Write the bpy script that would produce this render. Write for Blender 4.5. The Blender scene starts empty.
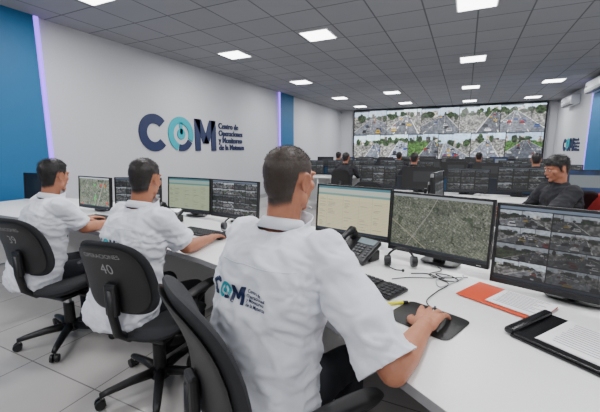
import bpy, bmesh, math, random
import numpy as np
from mathutils import Vector, Matrix, noise
from mathutils.bvhtree import BVHTree
random.seed(7)
V=Vector
def lin(c):
    c=c/255.0
    return c/12.92 if c<=0.04045 else ((c+0.055)/1.055)**2.4
def S(r,g,b): return (lin(r),lin(g),lin(b),1)
# ------------------------------------------------------------------ materials
def mat(name,col,rough=0.5,metal=0.0,var=0.06,nscale=30,bump=0.0,bscale=200,emit=None,estr=0,spec=None):
    m=bpy.data.materials.new(name); m.use_nodes=True
    nt=m.node_tree; N=nt.nodes; L=nt.links
    b=N["Principled BSDF"]
    b.inputs["Roughness"].default_value=rough; b.inputs["Metallic"].default_value=metal
    if spec is not None: b.inputs["Specular IOR Level"].default_value=spec
    tc=N.new("ShaderNodeTexCoord")
    nz=N.new("ShaderNodeTexNoise"); nz.inputs["Scale"].default_value=nscale; nz.inputs["Detail"].default_value=3
    L.new(tc.outputs["Object"],nz.inputs["Vector"])
    mx=N.new("ShaderNodeMix"); mx.data_type='RGBA'
    mx.inputs[6].default_value=tuple(c*(1-var) for c in col[:3])+(1,)
    mx.inputs[7].default_value=tuple(min(1,c*(1+var)) for c in col[:3])+(1,)
    L.new(nz.outputs["Fac"],mx.inputs[0]); L.new(mx.outputs[2],b.inputs["Base Color"])
    if bump>0:
        n2=N.new("ShaderNodeTexNoise"); n2.inputs["Scale"].default_value=bscale; n2.inputs["Detail"].default_value=2
        L.new(tc.outputs["Object"],n2.inputs["Vector"])
        bp=N.new("ShaderNodeBump"); bp.inputs["Strength"].default_value=bump; bp.inputs["Distance"].default_value=0.002
        L.new(n2.outputs["Fac"],bp.inputs["Height"]); L.new(bp.outputs["Normal"],b.inputs["Normal"])
    if emit:
        b.inputs["Emission Color"].default_value=emit; b.inputs["Emission Strength"].default_value=estr
    return m
def tile_mat(name,c1,c2,mortar,size,msize,rough,bump=0.0,speck=0.0):
    m=bpy.data.materials.new(name); m.use_nodes=True
    nt=m.node_tree; N=nt.nodes; L=nt.links; b=N["Principled BSDF"]; b.inputs["Roughness"].default_value=rough
    tc=N.new("ShaderNodeTexCoord"); br=N.new("ShaderNodeTexBrick")
    br.offset=0; br.squash=1
    br.inputs["Scale"].default_value=1; br.inputs["Brick Width"].default_value=size; br.inputs["Row Height"].default_value=size
    br.inputs["Mortar Size"].default_value=msize; br.inputs["Mortar Smooth"].default_value=0.1
    br.inputs["Color1"].default_value=c1; br.inputs["Color2"].default_value=c2; br.inputs["Mortar"].default_value=mortar
    L.new(tc.outputs["Object"],br.inputs["Vector"])
    nz=N.new("ShaderNodeTexNoise"); nz.inputs["Scale"].default_value=3 if speck<0.2 else 60; nz.inputs["Detail"].default_value=5
    L.new(tc.outputs["Object"],nz.inputs["Vector"])
    mp=N.new("ShaderNodeMapRange"); mp.inputs[3].default_value=1-speck; mp.inputs[4].default_value=1+speck*0.5
    L.new(nz.outputs["Fac"],mp.inputs[0])
    mx=N.new("ShaderNodeVectorMath"); mx.operation='MULTIPLY'
    L.new(br.outputs["Color"],mx.inputs[0]); L.new(mp.outputs[0],mx.inputs[1])
    L.new(mx.outputs[0],b.inputs["Base Color"])
    return m
M_white=mat("desk_laminate",S(232,232,232),0.35,var=0.01)
M_edge=mat("desk_edge_grey",S(150,150,152),0.5)
M_wall=mat("wall_paint",S(186,187,191),0.8,var=0.015,nscale=2)
M_wall2=mat("wall_paint_b",S(188,189,193),0.8,var=0.015,nscale=2)
M_blue=mat("blue_paint",S(0,92,140),0.6,var=0.03,nscale=3)
M_part=mat("partition_fabric",S(52,56,64),0.9,var=0.1,nscale=80)
M_partb=mat("partition_fabric_blue",S(38,74,104),0.9,var=0.1,nscale=80)
M_black=mat("black_plastic",S(20,20,22),0.45,bump=0.2,bscale=400)
M_black2=mat("black_gloss",S(14,14,16),0.25)
M_grey=mat("grey_plastic",S(70,72,76),0.5)
M_keys=mat("key_caps",S(34,35,38),0.5)
M_fabric=mat("chair_fabric",S(40,41,44),0.95,var=0.25,nscale=250,bump=0.6,bscale=500)
M_chrome=mat("chrome",S(190,190,192),0.25,metal=1)
M_shirt=mat("shirt_cotton",S(220,223,231),0.85,var=0.015,nscale=40,bump=0.25,bscale=600)
M_shirt_dark=mat("jacket_black",S(34,34,39),0.85,bump=0.3)
M_trouser=mat("trousers_navy",S(24,25,32),0.9,bump=0.4)
M_shoe=mat("shoe_leather",S(18,17,17),0.4)
M_sole=mat("shoe_sole",S(200,200,200),0.7)
M_navy=mat("logo_navy",S(20,34,74),0.5)
M_teal=mat("logo_teal",S(0,156,170),0.5)
M_paper=mat("paper",S(236,236,238),0.8,var=0.01)
M_ink=mat("ink",S(70,70,80),0.8)
M_orange=mat("orange_folder",S(202,72,40),0.5)
M_yellow=mat("yellow_plastic",S(225,220,40),0.4)
M_chalk=mat("chalk_marker",S(150,150,150),0.9)
M_panel=mat("light_panel",S(255,255,255),0.5,emit=(1,0.99,0.97,1),estr=9)
M_led=mat("violet_led",S(120,70,230),0.5,emit=(0.30,0.12,0.95,1),estr=2.2)
M_frame=mat("lamp_frame",S(225,225,225),0.5)
M_eye=mat("eye_white",S(220,215,210),0.2); M_iris=mat("iris",S(40,26,18),0.2)
M_lip=mat("lips",S(140,84,76),0.5)
M_ac=mat("ac_plastic",S(195,198,202),0.4); M_acd=mat("ac_dark",S(40,42,46),0.5)
M_red=mat("red_fabric",S(150,36,36),0.9)
M_cable=mat("cable_black",S(20,20,20),0.5); M_cablew=mat("cable_grey",S(170,172,175),0.5)
M_lcd=mat("phone_lcd",S(120,135,140),0.2)
M_seam=mat("shirt_seam",S(196,200,210),0.9)
M_floor=tile_mat("floor_tiles",S(180,176,173),S(174,170,167),S(118,116,114),0.62,0.004,0.25,speck=0.08)
M_ceil=tile_mat("ceiling_tiles",S(142,143,147),S(136,137,141),S(90,91,95),0.61,0.010,0.9,speck=0.06)
def attr_skin(name,skin,hair):
    m=bpy.data.materials.new(name); m.use_nodes=True
    nt=m.node_tree; N=nt.nodes; L=nt.links; b=N["Principled BSDF"]
    b.inputs["Roughness"].default_value=0.5
    b.inputs["Subsurface Weight"].default_value=0.08; b.inputs["Subsurface Scale"].default_value=0.01
    at=N.new("ShaderNodeAttribute"); at.attribute_name="hair"
    tc=N.new("ShaderNodeTexCoord")
    nz=N.new("ShaderNodeTexNoise"); nz.inputs["Scale"].default_value=260; nz.inputs["Detail"].default_value=3
    L.new(tc.outputs["Object"],nz.inputs["Vector"])
    n3=N.new("ShaderNodeTexNoise"); n3.inputs["Scale"].default_value=18; n3.inputs["Detail"].default_value=5
    L.new(tc.outputs["Object"],n3.inputs["Vector"])
    sk=N.new("ShaderNodeMix"); sk.data_type='RGBA'
    sk.inputs[6].default_value=(skin[0]*.78,skin[1]*.68,skin[2]*.64,1); sk.inputs[7].default_value=tuple(min(1,c*1.2) for c in skin[:3])+(1,)
    L.new(n3.outputs["Fac"],sk.inputs[0])
    hr=N.new("ShaderNodeMix"); hr.data_type='RGBA'
    hr.inputs[6].default_value=tuple(c*0.5 for c in hair[:3])+(1,); hr.inputs[7].default_value=tuple(c*1.6 for c in hair[:3])+(1,)
    L.new(nz.outputs["Fac"],hr.inputs[0])
    mx=N.new("ShaderNodeMix"); mx.data_type='RGBA'
    L.new(at.outputs["Fac"],mx.inputs[0]); L.new(sk.outputs[2],mx.inputs[6]); L.new(hr.outputs[2],mx.inputs[7])
    L.new(mx.outputs[2],b.inputs["Base Color"])
    bp=N.new("ShaderNodeBump"); bp.inputs["Strength"].default_value=0.25; bp.inputs["Distance"].default_value=0.002
    L.new(nz.outputs["Fac"],bp.inputs["Height"]); L.new(bp.outputs["Normal"],b.inputs["Normal"])
    return m
def screen_mat(name,strength):
    m=bpy.data.materials.new(name); m.use_nodes=True
    nt=m.node_tree; N=nt.nodes; L=nt.links; b=N["Principled BSDF"]
    b.inputs["Base Color"].default_value=(0.01,0.01,0.01,1); b.inputs["Roughness"].default_value=0.35
    at=N.new("ShaderNodeAttribute"); at.attribute_name="Col"
    L.new(at.outputs["Color"],b.inputs["Emission Color"]); b.inputs["Emission Strength"].default_value=strength
    return m
M_screen=screen_mat("screen_picture",1.0); M_video=screen_mat("videowall_picture",2.0)
# ------------------------------------------------------------------ mesh builder
class MB:
    def __init__(s): s.v=[];s.f=[];s.m=[];s.s=[]
    def add(s,vs,fs,mi=0,sm=True,M=None):
        o=len(s.v)
        for p in vs:
            p=V(p)
            s.v.append(M@p if M is not None else p)
        for f in fs:
            s.f.append([i+o for i in f]); s.m.append(mi); s.s.append(sm)
    def box(s,c,size,mi=0,bev=0.0,M=None,R=None,seg=2,sm=None):
        bm=bmesh.new(); bmesh.ops.create_cube(bm,size=1)
        for v in bm.verts: v.co=V((v.co.x*size[0],v.co.y*size[1],v.co.z*size[2]))
        if bev>0: bmesh.ops.bevel(bm,geom=bm.edges[:],offset=bev,segments=seg,affect='EDGES',profile=0.5)
        T=Matrix.Translation(V(c))
        if R is not None: T=T@R
        if M is not None: T=M@T
        bm.verts.index_update()
        s.add([v.co.copy() for v in bm.verts],[[v.index for v in f.verts] for f in bm.faces],mi,False if sm is None else sm,T); bm.free()
    def sph(s,c,r,mi=0,M=None,R=None,seg=16,rings=10):
        if not hasattr(r,'__len__'): r=(r,r,r)
        vs=[(0,0,r[2])];fs=[]
        for i in range(1,rings):
            th=math.pi*i/rings
            for j in range(seg):
                ph=2*math.pi*j/seg
                vs.append((r[0]*math.sin(th)*math.cos(ph),r[1]*math.sin(th)*math.sin(ph),r[2]*math.cos(th)))
        vs.append((0,0,-r[2])); n=len(vs)-1
        for j in range(seg):
            fs.append([0,1+j,1+(j+1)%seg]); 
            b=1+(rings-2)*seg
            fs.append([n,b+(j+1)%seg,b+j])
        for i in range(rings-2):
            a=1+i*seg
            for j in range(seg): fs.append([a+j,a+seg+j,a+seg+(j+1)%seg,a+(j+1)%seg])
        T=Matrix.Translation(V(c))
        if R is not None: T=T@R
        if M is not None: T=M@T
        s.add(vs,fs,mi,True,T)
    def cyl(s,p0,p1,r0,r1=None,mi=0,seg=16,M=None,sm=True):
        if r1 is None: r1=r0
        p0=V(p0);p1=V(p1);d=(p1-p0)
        if d.length<1e-6: return
        q=d.normalized().to_track_quat('Z','Y').to_matrix()
        vs=[];fs=[]
        for p,r in((p0,r0),(p1,r1)):
            for j in range(seg):
                a=2*math.pi*j/seg; vs.append(p+q@V((r*math.cos(a),r*math.sin(a),0)))
        for j in range(seg): fs.append([j,(j+1)%seg,seg+(j+1)%seg,seg+j])
        s.add(vs,fs,mi,sm,M)
        s.add(vs[:seg],[list(range(seg))[::-1]],mi,False,M); s.add(vs[seg:],[list(range(seg))],mi,False,M)
    def chain(s,pts,rs,mi=0,seg=14,M=None):
        for p,r in zip(pts,rs): s.sph(p,r,mi,M,seg=seg,rings=8)
        for i in range(len(pts)-1): s.cyl(pts[i],pts[i+1],rs[i],rs[i+1],mi,seg,M)
    def loft(s,rings,mi=0,M=None,cap=True,sm=True,closed=False):
        n=len(rings[0]);vs=[p for r in rings for p in r];fs=[]
        k=len(rings)
        for i in range(k if closed else k-1):
            a=i*n;b=((i+1)%k)*n
            for j in range(n): fs.append([a+j,a+(j+1)%n,b+(j+1)%n,b+j])
        if cap and not closed:
            fs.append(list(range(n))[::-1]); fs.append([(k-1)*n+j for j in range(n)])
        s.add(vs,fs,mi,sm,M)
    def tube(s,pts,r,mi=0,seg=8,M=None,flat=1.0):
        pts=[V(p) for p in pts]; rings=[]
        for i,p in enumerate(pts):
            d=(pts[min(i+1,len(pts)-1)]-pts[max(i-1,0)]).normalized()
            up=V((0,0,1)) if abs(d.z)<0.95 else V((0,1,0))
            x=d.cross(up).normalized(); y=x.cross(d)
            rr=r[i] if hasattr(r,'__len__') else r
            rings.append([p+x*rr*math.cos(2*math.pi*j/seg)+y*rr*flat*math.sin(2*math.pi*j/seg) for j in range(seg)])
        s.loft(rings,mi,M)
    def cushion(s,a,b,T,fn,mi=0,n=4.0,nr=8,nt=40,M=None):
        for side in(1,-1):
            L=[]
            for i in range(nr+1):
                r=i/nr; r=1-(1-r)**1.6
                h=side*T*0.5*(max(0,1-r**5))**0.5
                L.append([fn(a*r*math.copysign(abs(math.cos(t))**(2/n),math.cos(t)),b*r*math.copysign(abs(math.sin(t))**(2/n),math.sin(t)),h) for t in [2*math.pi*j/nt for j in range(nt)]] if i>0 else [fn(0,0,h)])
            o=[L[0][0]];fs=[]
            for i in range(1,nr+1): o+=L[i]
            for j in range(nt): fs.append([0,1+j,1+(j+1)%nt][::side])
            for i in range(nr-1):
                c=1+i*nt
                for j in range(nt): fs.append([c+j,c+nt+j,c+nt+(j+1)%nt,c+(j+1)%nt][::side])
            s.add(o,fs,mi,True,M)
    def mesh(s,name,merge=False):
        me=bpy.data.meshes.new(name)
        me.from_pydata([tuple(p) for p in s.v],[],s.f)
        me.polygons.foreach_set("material_index",s.m); me.polygons.foreach_set("use_smooth",s.s)
        bm=bmesh.new(); bm.from_mesh(me)
        if merge: bmesh.ops.remove_doubles(bm,verts=bm.verts,dist=1e-5)
        bmesh.ops.recalc_face_normals(bm,faces=bm.faces); bm.to_mesh(me); bm.free()
        return me
    def obj(s,name,mats,parent=None,M=None):
        me=s.mesh(name)
        return link(name,me,mats,parent,M)
def link(name,me,mats,parent=None,M=None):
    for m in mats: me.materials.append(m)
    o=bpy.data.objects.new(name,me); bpy.context.scene.collection.objects.link(o)
    if parent is not None: o.parent=parent
    if M is not None: o.matrix_local=M
    return o
def empty(name,M):
    o=bpy.data.objects.new(name,None); o.empty_display_size=0.1
    bpy.context.scene.collection.objects.link(o); o.matrix_world=M; return o
def RZ(a): return Matrix.Rotation(a,4,'Z')
def RX(a): return Matrix.Rotation(a,4,'X')
def RY(a): return Matrix.Rotation(a,4,'Y')
def T(*p): return Matrix.Translation(V(p))
def remesh(mb,voxel,it,fac=0.5):
    me=mb.mesh("tmp",merge=True); o=bpy.data.objects.new("tmp",me); bpy.context.scene.collection.objects.link(o)
    r=o.modifiers.new("r",'REMESH'); r.mode='VOXEL'; r.voxel_size=voxel; r.use_smooth_shade=True
    sm=o.modifiers.new("s",'SMOOTH'); sm.iterations=it; sm.factor=fac
    dg=bpy.context.evaluated_depsgraph_get(); ev=o.evaluated_get(dg)
    nm=bpy.data.meshes.new_from_object(ev); bpy.data.objects.remove(o); bpy.data.meshes.remove(me)
    for p in nm.polygons: p.use_smooth=True
    nm.materials.clear()
    return nm
# ------------------------------------------------------------------ logo
def text_mesh(body,size,line=1.0,align='LEFT',bold=0.0):
    cu=bpy.data.curves.new("t",'FONT'); cu.body=body; cu.size=size; cu.space_line=line; cu.align_x=align; cu.resolution_u=3; cu.offset=bold
    o=bpy.data.objects.new("t",cu); bpy.context.scene.collection.objects.link(o)
    dg=bpy.context.evaluated_depsgraph_get(); me=bpy.data.meshes.new_from_object(o.evaluated_get(dg))
    vs=[v.co.copy() for v in me.vertices]; fs=[list(p.vertices) for p in me.polygons]
    bpy.data.objects.remove(o); bpy.data.meshes.remove(me)
    return vs,fs
def logo_parts():
    parts=[]
    def arc(cx,cy,R,r,a0,a1,mi,n=28):
        vs=[];fs=[]
        for i in range(n+1):
            a=math.radians(a0+(a1-a0)*i/n)
            for q in(r,(r+R)/2,R): vs.append(V((cx+q*math.cos(a),cy+q*math.sin(a),0)))
        for i in range(n):
            for k in(0,1): fs.append([i*3+k,i*3+k+1,i*3+k+4,i*3+k+3])
        parts.append((vs,fs,mi))
    arc(.52,.5,.54,.27,42,318,0); arc(1.58,.5,.54,.33,-25,250,1)
    arc(1.58,.5,.54,.33,256,329,0,10); arc(1.58,.5,.17,.0,0,360,1,16)
    def quad(p,mi,n=8):
        a,b,c,d=[V((x,y,0)) for x,y in p];vs=[];fs=[]
        for i in range(n+1):
            t=i/n
            vs+= [a.lerp(d,t),b.lerp(c,t)]
        for i in range(n): fs.append([2*i,2*i+1,2*i+3,2*i+2])
        parts.append((vs,fs,mi))
    quad([(1.52,.5),(1.64,.5),(1.64,.86),(1.52,.86)],1)
    quad([(2.2,-.03),(2.46,-.03),(2.46,1.03),(2.2,1.03)],0); quad([(3.02,-.03),(3.28,-.03),(3.28,1.03),(3.02,1.03)],0)
    quad([(2.60,.22),(2.88,.22),(2.52,1.03),(2.2,1.03)],0); quad([(2.60,.22),(2.88,.22),(3.28,1.03),(2.96,1.03)],0)
    vs,fs=text_mesh("Centro de\nOperaciones\ny Monitoreo\nde la Matanza",.29,.90,bold=.006)
    parts.append(([V((v.x+3.45,v.y+.78,0)) for v in vs],fs,0))
    return parts
LOGO=logo_parts()
# ------------------------------------------------------------------ pictures for screens
rs=np.random.default_rng(11)
def vnoise(h,w,sy,sx=None):
    sx=sx or sy
    g=rs.random((sy+2,sx+2)); y=np.linspace(0,sy,h); x=np.linspace(0,sx,w)
    yi=y.astype(int);xi=x.astype(int);fy=(y-yi)[:,None];fx=(x-xi)[None,:]
    a=g[yi][:,xi];b=g[yi][:,xi+1];c=g[yi+1][:,xi];d=g[yi+1][:,xi+1]
    return (a*(1-fx)+b*fx)*(1-fy)+(c*(1-fx)+d*fx)*fy
def street(h,w,sat=1.0,dark=1.0,green=.3,cars=(8,16),big=1.0):
    im=np.zeros((h,w,3)); Y,X=np.mgrid[0:h,0:w]; y=Y/h;x=X/w
    asp=w/h
    hz=rs.uniform(.20,.40); vx=rs.uniform(.15,.85)
    im[:]=np.array([.78,.87,.97])-.12*y[...,None]
    n=vnoise(h,w,8,12); n2=vnoise(h,w,max(4,h//3),max(4,w//3))
    gcol=np.array([.25,.37,.18]) if rs.random()<green else np.array([.44,.44,.43])
    im[y>hz]=(gcol*(.6+.8*n2[...,None]))[y>hz]
    for k in range(rs.integers(7,14)):
        cx=rs.random();ww=rs.uniform(.02,.09);t=hz-rs.uniform(.02,.2)
        m=(abs(x-cx)<ww)&(y>t)&(y<hz+.06)
        c=rs.uniform(.2,.8)*np.array([1,.96,.9]); im[m]=(c*(.6+.7*n2[...,None]))[m]
    for k in range(rs.integers(6,13)):
        cx=rs.random();cy=hz-rs.uniform(-.10,.08);rx=rs.uniform(.03,.12);ry=rs.uniform(.05,.16)
        m=((x-cx)/rx)**2+((y-cy)/ry)**2<.3+.6*n+.6*n2
        im[m]=(np.array([.13,.19,.10])*(.3+1.4*n2[...,None]))[m]
    dy=np.clip((y-hz)/(1-hz),0,1); wl=rs.uniform(.8,1.6); drift=rs.uniform(-.5,.5)
    cx=vx+drift*dy; hw=.04+wl*dy*.6
    rd=(abs(x-cx)<hw)&(y>hz)
    rc=np.array([.44,.46,.50])*rs.uniform(.65,1.1)
    im[rd]=(rc*(.70+.35*n[...,None]+.25*n2[...,None]))[rd]
    for l in(-.96,-.33,.33,.96):
        m=(abs(x-cx-l*hw)<.004+.010*dy)&((abs(l)>.5)|(np.sin(16/(dy+.15))>0))&rd
        im[m]=[.8,.8,.78]
    ds=np.sort(rs.uniform(.03,.9,rs.integers(*cars)))
    for d in ds:
        yy=hz+d*(1-hz);xx=vx+drift*d+rs.uniform(-.85,.85)*(.04+wl*d*.6);s=(.018+.075*d)*big
        col=np.array([[.85,.86,.88],[.10,.10,.12],[.65,.10,.08],[.9,.92,.95],[.2,.3,.55],[.5,.51,.54],[.85,.68,.1],[.2,.2,.22]][rs.integers(0,8)])
        k=rs.uniform(.9,1.7) if rs.random()<.25 else .8
        im[(abs(x-xx)<s*1.1)&(abs(y-yy-s*asp*.55)<s*asp*.15)]=[.12,.12,.13]
        im[(abs(x-xx)<s)&(y<yy+s*asp*.5)&(y>yy-s*asp*.1)]=col*.85
        im[(abs(x-xx)<s*.75)&(y<=yy-s*asp*.1)&(y>yy-s*asp*.55*k)]=col
        im[(abs(x-xx)<s*.66)&(y<=yy-s*asp*.08)&(y>yy-s*asp*.42*k)]=[.10,.12,.15]
    for k in range(rs.integers(1,4)):
        px=rs.random(); im[(abs(x-px)<.004)&(y<rs.uniform(.4,.8))]=[.22,.23,.25]
    im[:max(1,int(h*.05)),:int(w*.5)]*=.5
    g=im.mean(axis=2,keepdims=True); im=(g+(im-g)*sat)*dark*(.85+.3*n2[...,None])
    return np.clip(im,0,1)
def camgrid(h,w,r,c,sat=.4,dark=.7,bar=True,gap=1,**kw):
    im=np.full((h,w,3),.03); 
    for i in range(r):
        for j in range(c):
            y0=int(h*(.05+.9*i/r) if bar else h*i/r)+gap;y1=int(h*(.05+.9*(i+1)/r) if bar else h*(i+1)/r)-gap
            x0=int(w*j/c)+gap;x1=int(w*(j+1)/c)-gap
            im[y0:y1,x0:x1]=street(y1-y0,x1-x0,sat,dark*rs.uniform(.5 if bar else .8,1.1),**kw)
    if bar: im[:int(h*.045)]=[.4,.45,.52]; im[int(h*.955):]=[.1,.12,.16]
    return im
def mapimg(h,w,red=False):
    n=vnoise(h,w,10,16)*.3+vnoise(h,w,34,60)*.35+vnoise(h,w,h//2,w//2)*.6
    im=np.stack([.15+.31*n,.18+.29*n,.14+.27*n],2)
    Y,X=np.mgrid[0:h,0:w]; a=.5; X2=X+6*vnoise(h,w,3,4); u=(X2*math.cos(a)+Y*math.sin(a));v=(-X2*math.sin(a)+Y*math.cos(a))
    pr=vnoise(h,w,5,7); gr=vnoise(h,w,h//3,w//3)
    im[(((u%7)<.8)|((v%6)<.8))&(pr>.3)]*=1.3
    im[gr>.82]=[.55,.55,.52]; im[gr<.14]=[.10,.13,.09]
    d=vnoise(h,w,9,12); im[d>.86]=im[d>.86]*.5+np.array([.10,.16,.08])*.5
    im[abs(v-60-.1*u)<1.0]=[.60,.58,.50]; im[abs(u-110)<1.0]=[.56,.56,.52]
    if red:
        for k in range(9):
            cx,cy=rs.random()*w,rs.random()*h; im[(abs(X-cx)<3.2)&(abs(Y-cy)<3.2)]=[.75,.15,.12] if k%2 else [.2,.65,.25]
    im[:int(h*.05)]=[.6,.62,.64]; im[int(h*.95):]=[.15,.17,.2]
    return np.clip(im,0,1)
def sheet(h,w):
    im=np.full((h,w,3),0.0); im[:]=[.84,.81,.66]
    im[:int(h*.06)]=[.3,.5,.55]; im[int(h*.06):int(h*.16)]=[.74,.77,.72]; im[int(h*.16):int(h*.2)]=[.45,.62,.60]
    for i in range(3,24):
        y=int(h*(.2+.75*i/24)); im[y:y+1,int(w*.02):int(w*.98)]=[.76,.73,.6]
        for c in(.03,.16,.4,.62,.8):
            if rs.random()<.5: im[max(0,y-3):y-2,int(w*c):int(w*(c+rs.uniform(.04,.12)))]=[.55,.53,.46]
    for c in(.14,.38,.6,.78): im[int(h*.2):int(h*.95),int(w*c):int(w*c)+1]=[.74,.71,.58]
    im[int(h*.95):]=[.12,.16,.22]
    return im
def desktop(h,w,col=(.12,.3,.5)):
    n=vnoise(h,w,4,6)[...,None]; im=np.array(col)[None,None]*(.6+.8*n); im[int(h*.94):]=[.08,.09,.12]; im[int(h*.2):int(h*.7),int(w*.3):int(w*.9)]=[.45,.48,.5]
    return np.clip(im,0,1)
def picture(mb_name,im,M,w,h,mat_,parent):
    H,W,_=im.shape
    xs=np.linspace(-w/2,w/2,W);zs=np.linspace(h/2,-h/2,H)
    X,Z=np.meshgrid(xs,zs); co=np.stack([X,np.zeros_like(X),Z],2).reshape(-1,3)
    idx=np.arange(H*W).reshape(H,W)
    f=np.stack([idx[:-1,:-1],idx[1:,:-1],idx[1:,1:],idx[:-1,1:]],2).reshape(-1,4)
    me=bpy.data.meshes.new(mb_name); me.vertices.add(H*W); me.vertices.foreach_set("co",co.ravel().astype(np.float32))
    me.loops.add(f.size); me.loops.foreach_set("vertex_index",f.ravel().astype(np.int32))
    me.polygons.add(len(f)); me.polygons.foreach_set("loop_start",(np.arange(len(f))*4).astype(np.int32))
    me.update(calc_edges=True); me.validate()
    c=np.where(im<=.04045,im/12.92,((im+.055)/1.055)**2.4)
    at=me.color_attributes.new("Col",'FLOAT_COLOR','POINT')
    at.data.foreach_set("color",np.concatenate([c.reshape(-1,3),np.ones((H*W,1))],1).ravel().astype(np.float32))
    return link(mb_name,me,[mat_],parent,M)
# ------------------------------------------------------------------ room
HC=3.08; XL=-5.25; XR=2.85; YB=15.3; YF=-3.2
def slab(name,c,size,m): 
    mb=MB(); mb.box((0,0,0),size,0); return mb.obj(name,[m],M=T(*c))
slab("floor",((XL+XR)/2,(YB+YF)/2,-.05),(XR-XL+.4,YB-YF+.4,.1),M_floor)
slab("ceiling",((XL+XR)/2,(YB+YF)/2,HC+.05),(XR-XL+.4,YB-YF+.4,.1),M_ceil)
slab("wall_left",(XL-.1,(YB+YF)/2,HC/2),(.2,YB-YF,HC),M_wall)
slab("wall_right",(XR+.1,(YB+YF)/2,HC/2),(.2,YB-YF,HC),M_wall2)
slab("wall_back",((XL+XR)/2,YB+.1,HC/2),(XR-XL+.4,.2,HC),M_wall2)
slab("wall_front",((XL+XR)/2,YF-.1,HC/2),(XR-XL+.4,.2,HC),M_wall)
slab("trim_1",(XL+.03,(YF+2.83)/2,HC/2),(.06,2.83-YF,HC-.002),M_blue)
slab("trim_2",(XL+.03,9.95,HC/2),(.06,.9,HC-.002),M_blue)
slab("trim_3",(XR-.03,10.5,HC/2),(.06,1.5,HC-.002),M_blue)
slab("led_strip_light",(XL+.045,2.87,HC/2),(.03,.05,HC-.01),M_led)
slab("led_strip_light",(XL+.045,9.47,HC/2),(.03,.06,HC-.01),M_led)
slab("led_strip_light",(XR-.045,11.29,HC/2),(.03,.08,HC-.01),M_led)
slab("baseboard_left",(XL+.07,(YB+YF)/2,.05),(.02,YB-YF,.1),M_edge)
slab("baseboard_right",(XR-.07,(YB+YF)/2,.05),(.02,YB-YF,.1),M_edge)
slab("baseboard_back",((XL+XR)/2,YB-.01,.05),(XR-XL,.02,.1),M_edge)
lamps=[(-3.95,y) for y in(-.1,2.75,5.5,8.35,11.4,13.9)]+[(-2.15,y) for y in(-1,2.2,5.15,11.0,13.6)]+[(0.0,y) for y in(-1.8,1.6,4.85,7.7,11.0,14.0)]+[(1.87,y) for y in(-.5,3.0,6.0,10.9,13.9)]
for (x,y) in lamps:
    mb=MB()
    mb.box((0,0,-.004),(.46,.46,.012),0); mb.box((0,0,-.011),(.42,.42,.006),1)
    mb.obj("ceiling_light_panel",[M_frame,M_panel],M=T(x,y,HC-.003))
    ld=bpy.data.lights.new("panel_light",'AREA'); ld.shape='SQUARE'; ld.size=.42; ld.energy=38; ld.color=(.98,.985,1.0)
    lo=bpy.data.objects.new("panel_light",ld); bpy.context.scene.collection.objects.link(lo); lo.location=(x,y,HC-.03)
def flat_logo(name,M,sc):
    mb=MB()
    for vs,fs,mi in LOGO: mb.add(vs,fs,mi,False,Matrix.Scale(sc,4))
    o=mb.obj(name,[M_navy,M_teal],M=M)
    so=o.modifiers.new("t",'SOLIDIFY'); so.thickness=.02; so.offset=0
    return o
flat_logo("wall_logo_sign",T(XL+.012,4.38,1.35)@Matrix(((0,0,1,0),(1,0,0,0),(0,1,0,0),(0,0,0,1))),.635)
flat_logo("wall_logo_sign",T(XR-.012,13.9,1.33)@Matrix(((0,0,-1,0),(-1,0,0,0),(0,1,0,0),(0,0,0,1))),.36)
def video_wall():
    x0,x1=-4.55,2.5; z0,z1=.98,3.02
    e=empty("video_wall",T((x0+x1)/2,YB-.2,(z0+z1)/2))
    W=x1-x0;H=z1-z0
    mb=MB(); mb.box((0,.06,0),(W,.1,H),0,.005)
    for s in(-1,1): mb.box((s*W/2,.0,0),(.04,.06,H+.04),0)
    for s in(-1,1): mb.box((0,.0,s*H/2),(W,.06,.04),0)
    mb.box((0,.12,0),(W*.8,.12,H*.6),0)
    mb.obj("cabinet",[M_black2],e)
    im=np.concatenate([camgrid(78,560,1,5,sat=.95,dark=1.05,bar=False,gap=1,cars=(8,15),green=.1),camgrid(78,560,1,6,sat=1.2,dark=1.05,bar=False,gap=1,cars=(7,13),green=.5)],0)
    picture("picture",im,T(0,-.002,0),W-.04,H-.04,M_video,e)
    mb=MB()
    for i in range(1,6): mb.box((-W/2+W*i/6,-.004,0),(.006,.003,H),0)
    for i in range(1,3): mb.box((0,-.004,-H/2+H*i/3),(W,.003,.005),0)
    mb.obj("bezels",[M_black2],e)
video_wall()
def ac(name,M,L):
    mb=MB()
    mb.box((0,.11,0),(L,.22,.27),0,.03,seg=3,sm=True)
    for i in range(4): mb.box((0,.2,-.125+.02*i),(L*.86,.05,.006),1)
    mb.box((0,.17,-.128),(L*.88,.1,.02),1); mb.box((L*.38,.222,.02),(.1,.004,.03),1)
    for i in range(6): mb.box((0,.09+.02*i-.03,.136),(L*.85,.008,.006),1)
    mb.obj(name,[M_ac,M_acd],M=M)
ac("air_conditioner",T(XR-.065,10.5,2.86)@RZ(math.pi/2),1.2)
ac("air_conditioner",T(XR,13.2,2.80)@RZ(math.pi/2),1.2)
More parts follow.
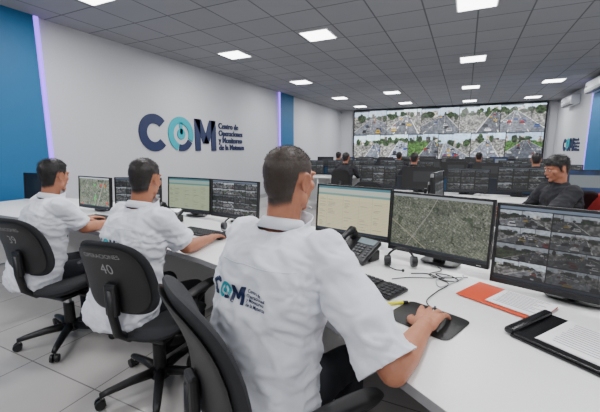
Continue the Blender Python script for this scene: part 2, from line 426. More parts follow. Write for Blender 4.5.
# ------------------------------------------------------------------ main curved desk
near=[(1.7,.15),(1.1,.38),(.5,.58),(.18,.71),(0,.79),(-.12,.87),(-.3,1.02),(-.55,1.16),(-.9,1.31),(-1.31,1.43),(-1.9,1.54),(-2.54,1.61),(-3.5,1.65),(-4.9,1.62)]
far=[(2.1,1.2),(1.5,1.5),(.95,1.75),(.6,1.92),(.35,2.03),(.1,2.13),(-.15,2.22),(-.5,2.33),(-.9,2.43),(-1.31,2.5),(-1.9,2.57),(-2.54,2.62),(-3.5,2.65),(-4.9,2.62)]
mb=MB(); n=len(near)
def strip(z0,z1,mi,A,B):
    vs=[];fs=[];k=len(A)
    for i in range(k): vs+=[V((A[i][0],A[i][1],z0)),V((A[i][0],A[i][1],z1)),V((B[i][0],B[i][1],z1)),V((B[i][0],B[i][1],z0))]
    for i in range(k-1):
        a=i*4;b=a+4
        fs+=[[a,b,b+1,a+1],[a+1,b+1,b+2,a+2],[a+2,b+2,b+3,a+3],[a+3,b+3,b,a]]
    fs+=[[0,1,2,3],[4*k-1,4*k-2,4*k-3,4*k-4]]
    mb.add(vs,fs,mi,False)
strip(.722,.75,0,near,far)
strip(.7205,.7495,1,[(x,y-.002) for x,y in near],[(x,y+.0005) for x,y in near])
mid=[(a[0]*.15+b[0]*.85,a[1]*.15+b[1]*.85) for a,b in zip(near,far)]
strip(.1,.72,0,mid,[(x,y+.02) for x,y in mid])
for i in(1,4,7,10,12,13):
    a=V((*near[i],0));b=V((*far[i],0)); c=a.lerp(b,.52); d=(b-a); 
    mb.box((c.x,c.y,.37),(.03,d.length*.8,.7),0,.002,R=RZ(math.atan2(d.y,d.x)-math.pi/2))
mb.obj("curved_control_desk",[M_white,M_edge])
# ------------------------------------------------------------------ monitor
def monitor(pl,pr,ztop,im,zdesk=.75,h=.315,tilt=4):
    pl=V((*pl,0));pr=V((*pr,0)); c=(pl+pr)/2; w=(pr-pl).length; a=math.atan2((pr-pl).y,(pr-pl).x)
    e=empty("computer_monitor",T(c.x,c.y,zdesk)@RZ(a))
    zc=ztop-h/2-zdesk
    P=T(0,0,zc)@RX(math.radians(-tilt))
    mb=MB()
    mb.box((0,.018,0),(w,.022,h),0,.004,M=P); mb.box((0,.038,-.01),(w*.62,.03,h*.62),0,.01,M=P)
    b=.011
    mb.box((0,.004,h/2-b/2),(w,.012,b),0,.002,M=P); mb.box((0,.004,-h/2+b),(w,.012,2*b),0,.002,M=P)
    for s in(-1,1): mb.box((s*(w/2-b/2),.004,0),(b,.012,h),0,.002,M=P)
    mb.box((w*.42,-.003,-h/2+b),(.02,.003,.003),2,M=P)
    mb.box((0,.075,zc/2+.02),(.06,.025,zc+.03),0,.005)
    mb.cushion(.10,.07,.016,lambda x,y,z:V((x,y+.09,z+.0095)),0,n=3)
    mb.obj("housing",[M_black,M_black2,M_chrome],e)
    picture("screen",im,P@T(0,.006,b/2),w-2*b,h-3*b,M_screen,e)
    return e
monitor((.135,1.66),(.69,1.50),1.13,camgrid(170,280,4,3,sat=.5,dark=.82),h=.345)
monitor((-.357,1.918),(.135,1.755),1.128,mapimg(150,240),h=.325)
monitor((-.90,2.15),(-.375,2.03),1.125,sheet(130,210),h=.325)
monitor((-1.93,2.29),(-1.42,2.22),1.11,camgrid(90,160,5,4,sat=.4,dark=.8))
monitor((-2.46,2.32),(-1.95,2.30),1.11,sheet(90,160)*np.array([.78,.86,.86]))
monitor((-2.95,2.14),(-2.50,2.27),1.10,camgrid(80,140,4,4,sat=.4,dark=.75))
monitor((-3.52,2.16),(-2.99,2.12),1.095,np.clip(mapimg(80,140,True)*1.35,0,1))
monitor((-4.8,2.3),(-4.28,2.36),1.08,desktop(40,70,(.05,.06,.08))*.2)
# ------------------------------------------------------------------ desk things
def keyboard(x,y,a):
    mb=MB(); mb.box((0,0,.009),(.44,.145,.014),0,.005)
    for r in range(5):
        for c in range(19):
            if c in(14,): continue
            if r==4 and 4<=c<=8:
                if c==6: mb.box((-.205+c*.0228,-.052+0*.025,.019),(.1,.019,.007),1,.002)
                continue
            mb.box((-.205+c*.0228,.052-r*.026,.019),(.0195,.021,.007),1,.002)
    mb.obj("computer_keyboard",[M_black,M_keys],M=T(x,y,.751)@RZ(a))
keyboard(-.41,1.475,math.radians(-23)); keyboard(-1.66,1.88,math.radians(-6)); keyboard(-2.80,1.92,0)
def phone(x,y,a,z=.7515):
    mb=MB(); R=RX(math.radians(30))
    mb.box((0,0,.055),(.21,.18,.03),0,.01,R=R)
    mb.box((0,.04,.03),(.19,.08,.058),0,.008)
    Q=T(0,0,.055)@R
    mb.box((.035,.058,.017),(.115,.042,.004),2,.001,M=Q)
    for i in range(4):
        for j in range(3): mb.box((.0+j*.022,.018-i*.021,.018),(.016,.014,.006),1,.002,M=Q)
    for i in range(5): mb.box((.085,.02-i*.018,.018),(.02,.01,.005),1,.002,M=Q)
    mb.tube([(-.075,-.09,.05),(-.075,-.075,.062),(-.075,-.03,.068),(-.075,.03,.068),(-.075,.075,.062),(-.075,.09,.05)],[.020,.025,.016,.016,.025,.020],0,12,M=Q)
    mb.box((-.075,.075,.035),(.05,.04,.04),0,.01,M=Q); mb.box((-.075,-.075,.035),(.05,.04,.04),0,.01,M=Q)
    mb.tube([(-.12+.012*math.cos(k*1.3),-.06-.005*k,.012+.008*math.sin(k*1.3)) for k in range(18)],.003,0,6)
    mb.obj("desk_telephone",[M_black,M_grey,M_lcd],M=T(x,y,z)@RZ(a))
phone(-.505,1.80,math.radians(-25)); phone(-2.2,2.06,math.radians(5)); 
def headset(x,y,a):
    mb=MB()
    mb.tube([(.07*math.cos(t),0.02*math.sin(t),.025+.07*math.sin(t)) for t in np.linspace(0,math.pi,14)],.006,0,8,flat=1)
    for s in(-1,1):
        mb.cyl((s*.055,0,.032),(s*.082,0,.032),.03,.026,0,18); mb.cyl((s*.05,0,.032),(s*.056,0,.032),.026,.03,1,18)
    mb.tube([(-.07,-.01,.03),(-.06,-.05,.012),(-.03,-.08,.01),(0,-.09,.012)],.003,0,6); mb.sph((0,-.09,.012),.008,0)
    mb.obj("headset",[M_black,M_grey],M=T(x,y,.752)@RZ(a))
headset(-.265,1.765,.3); headset(-1.55,2.06,.2)
def mouse(x,y,a):
    mb=MB(); L=[]
    for (yy,w,h) in((-.05,.012,.01),(-.042,.024,.024),(-.02,.031,.034),(.01,.031,.033),(.035,.028,.024),(.048,.018,.012)):
        L.append([V((w*math.cos(t),yy,.002+h*max(0,math.sin(t)))) if math.sin(t)>-.01 else V((w*math.cos(t),yy,.002)) for t in [2*math.pi*j/20 for j in range(20)]])
    mb.loft(L); mb.cyl((-.003,.028,.026),(.003,.028,.026),.008,.008,1,12)
    mb.obj("computer_mouse",[M_black2,M_grey],M=T(x,y,.755)@RZ(a))
mb=MB(); mb.cushion(.12,.10,.004,lambda x,y,z:V((x,y,z)),0,n=8); mb.obj("mouse_pad",[M_black],M=T(-.085,1.235,.7525)@RZ(math.radians(-22)))
mouse(-.066,1.245,math.radians(-8)); 
mouse(-1.36,1.83,0)
mb=MB(); mb.cyl((-.055,0,.007),(.04,0,.007),.007,.007,0,12); mb.cyl((.04,0,.007),(.06,0,.007),.0075,.006,1,12); mb.cyl((.06,0,.007),(.066,0,.007),.003,.002,0,8)
mb.obj("highlighter_pen",[M_yellow,M_black],M=T(-.215,1.30,.751)@RZ(math.radians(35)))
def papers(mb,cx,cy,w,h,z,R,mi,ink,lines=14):
    M=T(cx,cy,z)@R
    for k in range(3): mb.box((0.002*k,0.001*k,.001*k),(w,h,.0008),mi,M=M@RZ(.01*k))
    for i in range(lines):
        mb.box((-w*.04*(i%3),h*.42-i*h*.84/lines,.0030),(w*.8-w*.1*(i%3),.0022,.0004),ink,M=M@RZ(.02))
mb=MB()
mb.box((0,0,.003),(.28,.20,.004),0,.0015); mb.box((-.015,-.008,.008),(.28,.20,.003),0,.0015,R=RZ(.06)@RX(.02))
papers(mb,.05,-.0,.19,.17,.0115,RZ(.05),1,2,10)
mb.obj("orange_document_folder",[M_orange,M_paper,M_ink],M=T(.19,1.53,.751)@RZ(math.radians(-32)))
mb=MB()
mb.box((0,0,.005),(.36,.27,.008),0,.003); mb.box((-.19,.0,.014),(.03,.26,.02),0,.008)
mb.box((.0,-.12,.014),(.34,.03,.006),0,.003)
papers(mb,.02,.015,.29,.22,.0115,RZ(.0),1,2,12)
mb.obj("black_ring_binder",[M_black2,M_paper,M_ink],M=T(.395,1.235,.751)@RZ(math.radians(-35)))
def cable(pts,r,m):
    mb=MB(); P=[V(p) for p in pts]; out=[]
    for i in range(len(P)-1):
        p0=P[max(0,i-1)];p1=P[i];p2=P[i+1];p3=P[min(len(P)-1,i+2)]
        for k in range(6):
            t=k/6; out.append(.5*((2*p1)+(p2-p0)*t+(2*p0-5*p1+4*p2-p3)*t*t+(3*p1-p0-3*p2+p3)*t**3))
    out.append(P[-1]); mb.tube(out,r,0,6); mb.obj("desk_cable",[m])
cable([(-.06,1.305,.756),(-.1,1.38,.755),(-.07,1.5,.755),(-.03,1.62,.755),(-.12,1.70,.755),(-.07,1.78,.756),(-.09,1.84,.756)],.0022,M_cable)
cable([(-.27,1.56,.757),(-.2,1.62,.755),(-.1,1.66,.755),(-.02,1.70,.755),(.05,1.74,.755)],.0022,M_cable)
cable([(-.20,1.68,.755),(-.12,1.71,.755),(-.05,1.65,.755),(.01,1.67,.756),(-.03,1.73,.755),(-.09,1.72,.757),(-.05,1.67,.757)],.0026,M_cable)
cable([(.03,1.76,.755),(.02,1.70,.755),(-.06,1.56,.755),(-.08,1.66,.755),(-.02,1.72,.757)],.003,M_cablew)
# ------------------------------------------------------------------ office chair
def chair(x,y,az,label=None,fab=None,ZB=.752,hw=.205,hh=.195,arm=0.0,base=.3):
    e=empty("office_chair",T(x,y,0)@RZ(-math.radians(az)))
    mb=MB()
    def bf(px,pz,h):
        yy=-.24+.60*px*px-.04*(pz/.21)**2-.05*(pz/.21)
        return V((px*(1-.08*(pz/.21)),yy+h,ZB+pz))
    mb.cushion(hw,hh,.055,bf,0,n=3.4,nr=10,nt=56)
    def bs(px,pz,h):
        v=bf(px,pz,0); return V((v.x,v.y-.03+h,v.z))
    mb.cushion(hw-.02,hh-.02,.022,bs,1,n=3.4,nr=8,nt=48)
    mb.tube([(0,-.10,.40),(0,-.2,.41),(0,-.27,.47),(0,-.29,.58),(0,-.285,.70)],[.022]*5,1,10)
    mb.box((0,-.285,.65),(.07,.03,.16),1,.01)
    def sf(px,py,h): return V((px*(1-.06*(py/.24)),py,.43+h-.035*max(0,(py-.12)/.12)**2+.03*(px/.25)**2))
    mb.cushion(.245,.235,.085,sf,0,n=3.6,nr=10,nt=56)
    mb.box((0,0,.37),(.3,.28,.03),1,.01)
    for s in(-1,1):
        mb.tube([(s*.14,-.02,.37),(s*.25,-.02,.375),(s*.285,-.03,.42),(s*.29,-.05,.53),(s*.285,-.05,.615+arm)],[.016,.018,.02,.018,.018],1,10)
        mb.tube([(s*.285,-.05,.56+arm),(s*.287,.05,.605+arm),(s*.285,.12,.62+arm)],.012,1,8)
        mb.cushion(.034,.14,.03,lambda px,py,h:V((s*.285+px,py+.03,.628+arm+h)),1,n=3)
    mb.cyl((0,0,.37),(0,0,.24),.022,.022,2); mb.cyl((0,0,.27),(0,0,.09),.034,.036,1)
    mb.cyl((0,0,.12),(0,0,.07),.05,.055,1)
    for k in range(5):
        a=2*math.pi*k/5+base; c,s_=math.cos(a),math.sin(a)
        rings=[]
        for (r,z,w,h) in((.03,.10,.028,.03),(.15,.095,.024,.024),(.27,.08,.02,.018),(.31,.072,.016,.014)):
            ctr=V((c*r,s_*r,z)); sd=V((-s_,c,0))
            rings.append([ctr+sd*w*math.cos(t)+V((0,0,h*math.sin(t))) for t in [2*math.pi*j/10 for j in range(10)]])
        mb.loft(rings,1)
        cx,cy=c*.3,s_*.3; d=V((-s_,c,0))
        mb.cyl((cx,cy,.075),(cx,cy,.04),.008,.008,2,8)
        for q in(-1,1):
            p=V((cx+c*.01,cy+s_*.01,.028)); mb.cyl(p+d*q*.008,p+d*q*.024,.027,.025,1,16)
        mb.cyl(V((cx,cy,.03))-d*.01,V((cx,cy,.03))+d*.01,.016,.016,1,10)
    mb.obj("chair_frame",[fab or M_fabric,M_black,M_chrome],e)
    if label:
        for body,sz,zo in((label,.075,.03),("OPERACIONES",.032,.115)):
            vs,fs=text_mesh(body,sz,1,'CENTER'); m2=MB(); o2=[]
            for v in vs:
                b=bs(v.x,zo+v.y,0); o2.append(V((b.x,b.y-.0135,b.z)))
            m2.add(o2,fs,0,False); m2.obj("number_marking",[M_chalk],e)
    return e
chair(-.50,.90,33,ZB=.785,hw=.215,hh=.215,arm=.05); chair(-1.50,1.28,-8,"40"); chair(-2.50,1.38,-6,"39")
# ------------------------------------------------------------------ people
def sstep(x,a,b):
    t=min(1,max(0,(x-a)/(b-a))); return t*t*(3-2*t)
def head_parts(mb,H,det=True):
    mb.sph((0,-.012,.03),(.075,.098,.087),0,H,seg=28,rings=18)
    mb.sph((0,-.045,-.005),(.062,.06,.07),0,H,seg=20,rings=12)
    mb.sph((0,.028,-.025),(.062,.062,.078),0,H,seg=24,rings=16)
    mb.sph((0,.028,-.072),(.052,.05,.036),0,H,seg=20,rings=12)
    mb.sph((0,.068,-.098),(.024,.02,.017),0,H)
    for s in(-1,1):
        mb.sph((s*.04,.052,-.018),(.026,.028,.024),0,H)
        mb.sph((s*.03,.078,.026),(.027,.014,.009),0,H)
        mb.sph((s*.012,.099,-.031),(.008,.009,.007),0,H)
        mb.sph((s*.031,.079,.006),(.015,.012,.010),0,H)
        E=H@T(s*.075,-.008,-.005)@RZ(-s*.35)@RX(-.15)
        mb.sph((s*.004,0,0),(.006,.017,.028),0,E)
        mb.chain([V((s*.009,.012*1.2*math.cos(t)-.003,.030*math.sin(t)+.002)) for t in np.linspace(.1,math.pi*1.35,10)],[.0048]*10,0,8,E)
        mb.sph((s*.005,.004,-.026),(.005,.008,.010),0,E); mb.sph((s*.006,.013,-.004),(.004,.004,.008),0,E)
        mb.sph((s*.05,.0,-.06),(.018,.03,.03),0,H)
    mb.chain([V((0,.083,.018)),V((0,.098,-.008)),V((0,.108,-.026))],[.009,.009,.0115],0,12,H)
    mb.sph((0,.088,-.054),(.023,.010,.006),0,H); mb.sph((0,.087,-.064),(.019,.010,.006),0,H)
def hairmask(p,low):
    az=abs(math.degrees(math.atan2(p.x,p.y+.01)))
    F=.070-low
    if az<40: th=F
    elif az<60: th=F-(az-40)/20*(F-.03)
    elif az<80: th=.03-(az-60)/20*.055
    elif az<90: th=-.025+(az-80)/10*.055
    elif az<112: th=.030
    elif az<130: th=.030-(az-112)/18*.10
    else: th=-.07-.015*(az-130)/50
    if abs(p.x)>.0805 and p.z<.045: return 0
    if p.z<-.10 : return 0
    wd=.007 if az<125 else .014
    return sstep(p.z-th,-wd,wd)
def hand(mb,wr,d,up,side,curl,sc=1.0,splay=1.0):
    d=d.normalized(); up=(up-d*up.dot(d)).normalized(); s=d.cross(up).normalized()
    th=-s*side
    k=sc
    names=[(.030,.088,(.040,.026,.020),.10),(.010,.093,(.044,.029,.021),.02),(-.011,.088,(.041,.027,.020),-.06),(-.031,.078,(.032,.021,.018),-.16)]
    mb.chain([wr-d*.01,wr+d*.02],[.025*k,.024*k],0,14)
    for lat,ln,seg,sp in names:
        base=wr+d*.012+th*lat*.55*k; kn=wr+d*ln*k+th*lat*k+up*.006
        mb.chain([base,base.lerp(kn,.5)+up*.004,kn],[.0145*k,.0135*k,.0115*k],0,12)
        dd=(d*math.cos(sp*splay)+th*math.sin(sp*splay)).normalized(); p=kn; pts=[p]; ang=curl*.5
        for j,L in enumerate(seg):
            v=dd*math.cos(ang)-up*math.sin(ang); p=p+v*L*k; pts.append(p); ang+=curl*(.9 if j==0 else .6)
        mb.chain(pts,[.0098*k,.0088*k,.0081*k,.0068*k],0,12)
    b=wr+d*.022*k+th*.022*k-up*.004
    p1=b+(d*.62+th*.62-up*.25).normalized()*.042*k; p2=p1+(d*.86+th*.28-up*.3).normalized()*.032*k; p3=p2+(d*.97+th*.0-up*.15).normalized()*.024*k
    mb.chain([b,p1,p2,p3],[.016*k,.0125*k,.0105*k,.008*k],0,12)
def man(name,x,y,az,lean,headaz,headpitch,elR,wrR,dR,elL,wrL,dL,skin,haircol,hairlen=.006,voxel=.005,shirt=None,logo=True,stout=1.0,up=0.0,curl=.35,feet=None,nstr=3000,sleeve=.80,upR=None,long_sleeve=False,scale=1.0,hs=1.0,low=0.0,logo_x=-.135,splay=1.0):
    M=T(x,y,0)@RZ(-math.radians(az))@Matrix.Scale(scale,4); Mi=M.inverted(); e=empty(name,M)
    shirt=shirt or M_shirt
    L=lambda p: Mi@V(p)
    elR,wrR,elL,wrL=L(elR),L(wrR),L(elL),L(wrL)
    R3=Mi.to_3x3(); dR=R3@V(dR); dL=R3@V(dL)
    upz=V((0,0,1))
    def cy(z):
        s=max(0,(z-.5)/.57); return lean*s**1.1
    zs=1.055+up
    shR=V((.178,cy(zs)+.01,zs)); shL=V((-.178,cy(zs)+.01,zs))
    hc=V((0,cy(zs)+.055,1.272+up)); H=T(*hc)@RZ(-math.radians(headaz-az))@RX(-math.radians(headpitch))
    b=MB(); head_parts(b,H)
    b.chain([V((0,cy(zs)+.0,1.06+up)),V((0,cy(zs)+.015,1.13+up)),H@V((0,-.02,-.05))],[.066,.060,.062],0,20)
    b.chain([V((0,.0,.56)),V((0,cy(.8),.8)),V((0,cy(1.0),.99+up))],[.10,.10,.095],0,16)
    b.chain([shL*.9+V((0,0,.09)),V((0,cy(zs),zs)),shR*.9+V((0,0,.09))],[.045,.06,.045],0,14)
    for sh,el,wr,dd,sd in((shR,elR,wrR,dR,1),(shL,elL,wrL,dL,-1)):
        mid=sh.lerp(el,.5); fa=el.lerp(wr,.3); fb=el.lerp(wr,.65)
        b.chain([sh,mid,el,fa,fb,wr],[.052,.047,.041,.044,.036,.027],0,16)
        u=upz
        if sd==1 and upR is not None: u=R3@V(upR)
        hand(b,wr,dd,u,sd,curl,sc=hs,splay=splay)
    me=remesh(b,voxel,2 if voxel<.0045 else 3,.5)
    co=np.empty(len(me.vertices)*3,np.float32); me.vertices.foreach_get("co",co); co=co.reshape(-1,3)
    no=np.empty(len(me.vertices)*3,np.float32); me.vertices.foreach_get("normal",no); no=no.reshape(-1,3)
    Hi=H.inverted(); hm=np.zeros(len(co),np.float32)
    cand=np.where(co[:,2]>hc.z-.12)[0]
    hverts=[]
    for i in cand:
        p=Hi@V(co[i]); m=hairmask(p,low)
        if m>0:
            hm[i]=m
            top=sstep(p.z,.0,.09)
            nn=noise.noise(p*28)*.3+noise.noise(p*70)*.25
            co[i]+=no[i]*m*hairlen*(.35+.75*top)*(1+nn)
            if m>.35: hverts.append(i)
    me.vertices.foreach_set("co",co.ravel())
    at=me.attributes.new("hair",'FLOAT','POINT'); at.data.foreach_set("value",hm)
    me.update()
    sk=attr_skin(name+"_skin",skin,haircol)
    link("body",me,[sk],e)
    if hverts and nstr:
        hmx=mat(name+"_hair",haircol,.6,var=.5,nscale=300)
        h=MB(); H3=H.to_3x3()
        for k in range(nstr):
            i=random.choice(hverts); p=V(co[i]); n=V(no[i]); 
            lp=Hi@p
            flow=H3@V((0.35*lp.x/.08,-.2 if lp.z>.06 else -.35,-.9 if lp.z<.07 else .0))
            dr=(n*.35+flow*.85+V((random.uniform(-.25,.25),random.uniform(-.25,.25),random.uniform(-.2,.1)))).normalized()
            l=(hairlen*random.uniform(.6,1.2)+.002)*(.6 if lp.z<-.02 else 1); sdv=dr.cross(n).normalized()*.0006
            p=p+V((random.uniform(-.002,.002),random.uniform(-.002,.002),random.uniform(-.002,.002)))-n*.001
            h.v+= [p-sdv,p+sdv,p+dr*l]; o=len(h.v)-3; h.f.append([o,o+1,o+2]); h.m.append(0); h.s.append(False)
        hme=bpy.data.meshes.new("hair"); hme.from_pydata([tuple(q) for q in h.v],[],h.f); link("hair",hme,[hmx],e)
    f=MB()
    for s in(-1,1):
        f.sph((s*.031,.0835,.004),(.0105,.0095,.0058),0,H); f.sph((s*.031,.0905,.004),(.0045,.003,.0045),1,H)
        f.tube([H@V(q) for q in((s*.014,.0935,.023),(s*.028,.0935,.029),(s*.046,.082,.024))],[.002,.003,.0015],2,8)
    f.sph((0,.0955,-.059),(.018,.0035,.005),3,H)
    f.obj("face_features",[M_eye,M_iris,mat(name+"_brow",haircol,.8),M_lip],e)
    # ---- shirt
    sb=MB(); rings=[]
    prof=[(.47,.175,.125,0),(.50,.192,.145,0),(.56,.198,.152,0),(.64,.188,.148,.0),(.74,.178,.138,0),(.84,.184,.135,0),(.94,.196,.132,-.004),(1.01,.196,.122,-.008),(1.05,.178,.105,-.008),(1.085,.135,.085,-.004),(1.11,.09,.073,0),(1.17,.074,.072,.012)]
    for z,a,bb,dy in prof:
        zz=z+up*max(0,(z-.5)/.55); a*=stout; bb*=stout
        c=V((0,cy(zz)+dy,zz)); rr=[]
        for j in range(40):
            t=2*math.pi*j/40; n_=2.5
            rr.append(c+V((a*math.copysign(abs(math.cos(t))**(2/n_),math.cos(t)),bb*math.copysign(abs(math.sin(t))**(2/n_),math.sin(t)),0)))
        rings.append(rr)
    sb.loft(rings,0)
    cuts=[(V((0,cy(zs)+.01,1.128+up)),V((0,-.25,1)).normalized(),.12)]
    for sh,el,wr in((shR,elR,wrR),(shL,elL,wrL)):
        if long_sleeve:
            sb.chain([sh*.86+V((0,0,.13)),sh,sh.lerp(el,.5),el,el.lerp(wr,.5),wr+(wr-el)*.1],[.07,.072,.066,.056,.05,.04],0,18)
            cuts.append((wr-(wr-el)*.06,(wr-el).normalized(),.08))
        else:
            a=(el-sh).normalized(); ln=(el-sh).length
            sb.chain([sh*.86+V((0,0,.13)),sh+V((0,0,-.004)),sh.lerp(el,.45)],[.068,.072,.071],0,20)
            sb.cyl(sh.lerp(el,.45),sh+a*(ln*sleeve+.05),.071,.076,0,24)
            cuts.append((sh+a*ln*sleeve,a,.12))
    sm=remesh(sb,.0075 if voxel<.0045 else (.0085 if voxel<.0055 else .011),4,.5)
    bm=bmesh.new(); bm.from_mesh(sm)
    for c,n,r in cuts:
        vs=[v for v in bm.verts if (v.co-c).length<r]; vset=set(vs)
        fs=[f_ for f_ in bm.faces if all(v in vset for v in f_.verts)]
        es=[e_ for e_ in bm.edges if all(v in vset for v in e_.verts)]
        bmesh.ops.bisect_plane(bm,geom=vs+es+fs,plane_co=c,plane_no=n,clear_outer=True)
    bm.normal_update()
    pts=[(v.co.copy(),v.normal.copy()) for v in bm.verts]
    for v,(p,n) in zip(bm.verts,pts):
        q=V((p.x*5+p.z*2,p.y*5,p.z*11)); 
        w=noise.noise(q)*.013
        q2=V((p.x*8-p.z*7,p.y*8,p.z*15+p.x*8)); r=1-abs(noise.noise(q2))*2
        w+=max(0,r-.35)*.016
        q3=V((p.x*15+p.z*10,p.y*16,p.z*24)); r=1-abs(noise.noise(q3))*2.2
        w+=max(0,r-.45)*.009
        lowf=1.0 if p.z<.95 else .6+.4*max(0,1-(p.z-.95)/.05)
        for sh in(shR,shL):
            dd=p-(sh+V((0,-.02,-.09))); dl=dd.length
            if dl<.22:
                ang=math.atan2(dd.z,dd.x); w+=.008*math.sin(ang*9+dl*10)*(1-dl/.22)*min(1,dl/.05)
        v.co=p+n*(w*lowf)
    bm.normal_update(); bm.to_mesh(sm); bvh=BVHTree.FromBMesh(bm); bm.free()
    for p in sm.polygons: p.use_smooth=True
    so=link("shirt",sm,[shirt],e)
    sd=so.modifiers.new("s",'SOLIDIFY'); sd.thickness=.003; sd.offset=1
    cb=MB(); C=T(0,cy(zs)+.012,1.115+up)@RX(-.22); rg=[]
    for (r,z) in((.066,-.012),(.064,.02),(.067,.030),(.074,.026),(.088,-.008),(.085,-.010),(.073,.018)):
        rg.append([V((r*math.cos(t),r*1.02*math.sin(t),z-(.014*max(0,math.sin(t))**2))) for t in [2*math.pi*j/40 for j in range(40)]])
    cb.loft(rg,0,C,closed=True); cb.obj("collar",[shirt],e)
    if logo:
        lm=MB(); sc=.052
        for vs,fs,mi in LOGO:
            out=[]
            for v in vs:
                o=V((v.x*sc+logo_x,-1.0,v.y*sc+.90+up)); hit=bvh.ray_cast(o,V((0,1,0)))
                out.append(hit[0]+V((0,-.0060,0)) if hit[0] is not None else V((o.x,-.14,o.z)))
            lm.add(out,fs,mi,False)
        lm.obj("shirt_logo",[M_navy,M_teal],e)
        pts=[]
        for i in range(41):
            xx=-.165+.33*i/40; hit=bvh.ray_cast(V((xx,-1,1.015+up)),V((0,1,0)))
            if hit[0] is not None: pts.append(hit[0]+V((0,-.0032,0)))
        sm_=MB(); sm_.tube(pts,.0016,0,6); sm_.obj("yoke_seam",[M_seam],e)
    tb=MB(); ft=feet or [(.15,.42),(-.15,.42)]
    tb.sph((0,-.01,.545),(.165,.125,.085),0); 
    sh_=MB()
    for (fx,fy),s in zip(ft,(1,-1)):
        hip=V((s*.09,.02,.55)); kn=V((s*.14 if abs(fx)<.3 else fx*.6,.43,.545)); an=V((fx,fy-.02,.11))
        tb.chain([hip,hip.lerp(kn,.5),kn,kn.lerp(an,.35),an],[.092,.082,.064,.060,.052],0,18)
        F=T(fx,fy,0)@RZ(-s*.15)
        rings=[]
        for (yy,w,h) in((-.085,.02,.05),(-.07,.035,.085),(-.02,.040,.10),(.04,.042,.078),(.1,.048,.055),(.15,.042,.045),(.185,.02,.03)):
            rings.append([V((w*math.cos(t),yy,.022+max(-.004,h*math.sin(t)*(.9)))) for t in [2*math.pi*j/18 for j in range(18)]])
        sh_.loft(rings,0,F)
        rings=[]
        for (yy,w) in((-.09,.02),(-.075,.036),(0,.040),(.1,.050),(.155,.043),(.19,.018)):
            rings.append([V((w,yy,.001)),V((w,yy,.022)),V((-w,yy,.022)),V((-w,yy,.001))])
        sh_.loft(rings,1,F,sm=False)
    tm=remesh(tb,.012,4,.5)
    for v in tm.vertices:
        v.co+=v.normal*noise.noise(V((v.co.x*12,v.co.y*20,v.co.z*12)))*.006
    link("trousers",tm,[M_trouser],e)
    sh_.obj("shoes",[M_shoe,M_sole],e)
    return e
man("seated_man",-.580,.84,12,.16,12,2,(-.130,.835,.785),(-.082,1.105,.788),(.12,1,-.02),(-.86,1.20,.81),(-.66,1.42,.79),(.6,.8,0),
    S(176,118,90),S(56,45,38),hairlen=.0045,voxel=.0036,up=.02,curl=.34,nstr=9000,sleeve=.95,stout=1.08,scale=.965,hs=1.15,logo_x=-.158,splay=1.5)
man("seated_man",-1.62,1.15,6,.17,-16,6,(-1.41,1.44,.80),(-1.45,1.69,.785),(-.15,1,-.03),(-1.94,1.45,.80),(-1.82,1.70,.785),(.3,1,0),
    S(166,110,82),S(30,23,20),hairlen=.007,voxel=.005,nstr=5000,curl=.4,scale=.935,stout=1.06)
man("seated_man",-2.62,1.24,10,.16,-12,4,(-2.42,1.50,.80),(-2.50,1.75,.785),(-.25,1,-.03),(-2.94,1.50,.80),(-2.82,1.76,.785),(.3,1,0),
    S(170,114,86),S(20,16,15),hairlen=.013,voxel=.005,nstr=5000,curl=.4,scale=.92,stout=1.06)
# ------------------------------------------------------------------ background workstations
def work_row(x0,x1,y,nm):
    e=MB(); w=x1-x0
    e.box((0,0,.735),(w,.75,.03),0,.004)
    for i in range(int(w//1.4)+2):
        xx=-w/2+.03+(w-.06)*i/(int(w//1.4)+1); e.box((xx,0,.36),(.03,.66,.72),0,.003)
    e.box((0,.28,.4),(w-.1,.02,.6),0); e.box((0,.362,.86),(w,.025,.22),1,.004)
    for i in range(1,int(w//1.4)+1):
        xx=-w/2+w*i/(int(w//1.4)+1); e.box((xx,.346,.86),(.5,.006,.16),2,.001)
    e.obj("workstation_desk",[M_white,M_part,M_partb],M=T((x0+x1)/2,y,0))
    for i in range(nm):
        xx=x0+.35+(w-.7)*i/max(1,nm-1)
        r=random.random()
        im=camgrid(36,60,3,3,sat=.5,dark=.55) if r<.5 else (desktop(30,50,(.05,.16,.32)) if r<.6 else desktop(30,50,(.03,.03,.05))*.3)
        a=random.uniform(-.15,.15)
        monitor((xx-.26*math.cos(a),y+.12-.26*math.sin(a)),(xx+.26*math.cos(a),y+.12+.26*math.sin(a)),1.12+random.uniform(-.03,.03),im)
work_row(-1.5,2.2,5.0,6); work_row(-4.3,2.0,7.6,10); work_row(-4.3,2.0,10.0,10); work_row(-4.3,2.0,12.3,9)
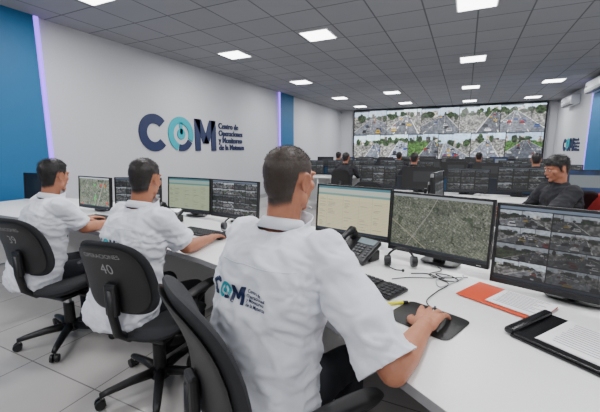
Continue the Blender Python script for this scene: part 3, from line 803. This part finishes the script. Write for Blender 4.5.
for (x,y,a) in((-1.0,4.35,5),(.9,4.3,-20),(-3.6,6.9,10),(-2.3,6.9,-10),(-.9,6.9,0),(1.1,6.9,10),(-3.3,9.3,0),(-1.6,9.3,15),(.3,9.3,-10),(-2.5,11.6,0),(0,11.6,0)):
    chair(x,y,a,ZB=.76,hh=.22)
mb=MB(); mb.box((0,0,.735),(.8,1.5,.03),0,.004)
for s in(-1,1): mb.box((0,s*.7,.36),(.7,.03,.72),0,.003)
mb.box((-.33,0,.4),(.02,1.36,.6),0)
mb.obj("workstation_desk",[M_white],M=T(-.15,3.74,0)@RZ(.0))
monitor((-.22,3.12),(-.26,3.64),1.12,camgrid(36,60,3,3)); monitor((-.26,3.74),(-.20,4.26),1.12,camgrid(36,60,3,3))
chair(.92,3.86,-108,fab=M_red,ZB=.78)
man("seated_man",.86,3.84,-115,.08,-112,14,(.58,3.98,.78),(.36,3.84,.782),(-1,-.3,-.03),(.68,3.50,.80),(.42,3.48,.782),(-1,.1,0),
    S(172,116,90),S(20,15,14),hairlen=.016,voxel=.0055,shirt=M_shirt_dark,logo=False,nstr=4500,long_sleeve=True,scale=.93,low=.022)
for (mx,my) in((-3.3,9.35),(-.9,6.95),(.3,9.35),(-2.3,6.95),(1.1,6.95),(-1.6,9.35)):
    man("seated_man",mx,my,0,.12,3,6,(mx+.25,my+.25,.80),(mx+.2,my+.45,.785),(0,1,0),(mx-.3,my+.25,.80),(mx-.2,my+.45,.785),(0,1,0),
    S(160,106,82),S(24,18,16),hairlen=.012,voxel=.009,shirt=M_shirt_dark,logo=False,nstr=300,long_sleeve=True,scale=.93)
# ------------------------------------------------------------------ camera & world
cd=bpy.data.cameras.new("cam"); cam=bpy.data.objects.new("cam",cd); bpy.context.scene.collection.objects.link(cam)
cd.sensor_width=36; cd.sensor_fit='HORIZONTAL'; cd.lens=20.6; cd.clip_start=.02
cam.location=(0,0,1.35); cam.rotation_euler=(math.radians(90-9.27),0,math.radians(25.5))
bpy.context.scene.camera=cam
w=bpy.data.worlds.new("w"); bpy.context.scene.world=w; w.use_nodes=True
w.node_tree.nodes["Background"].inputs[0].default_value=(.6,.65,.7,1); w.node_tree.nodes["Background"].inputs[1].default_value=.3
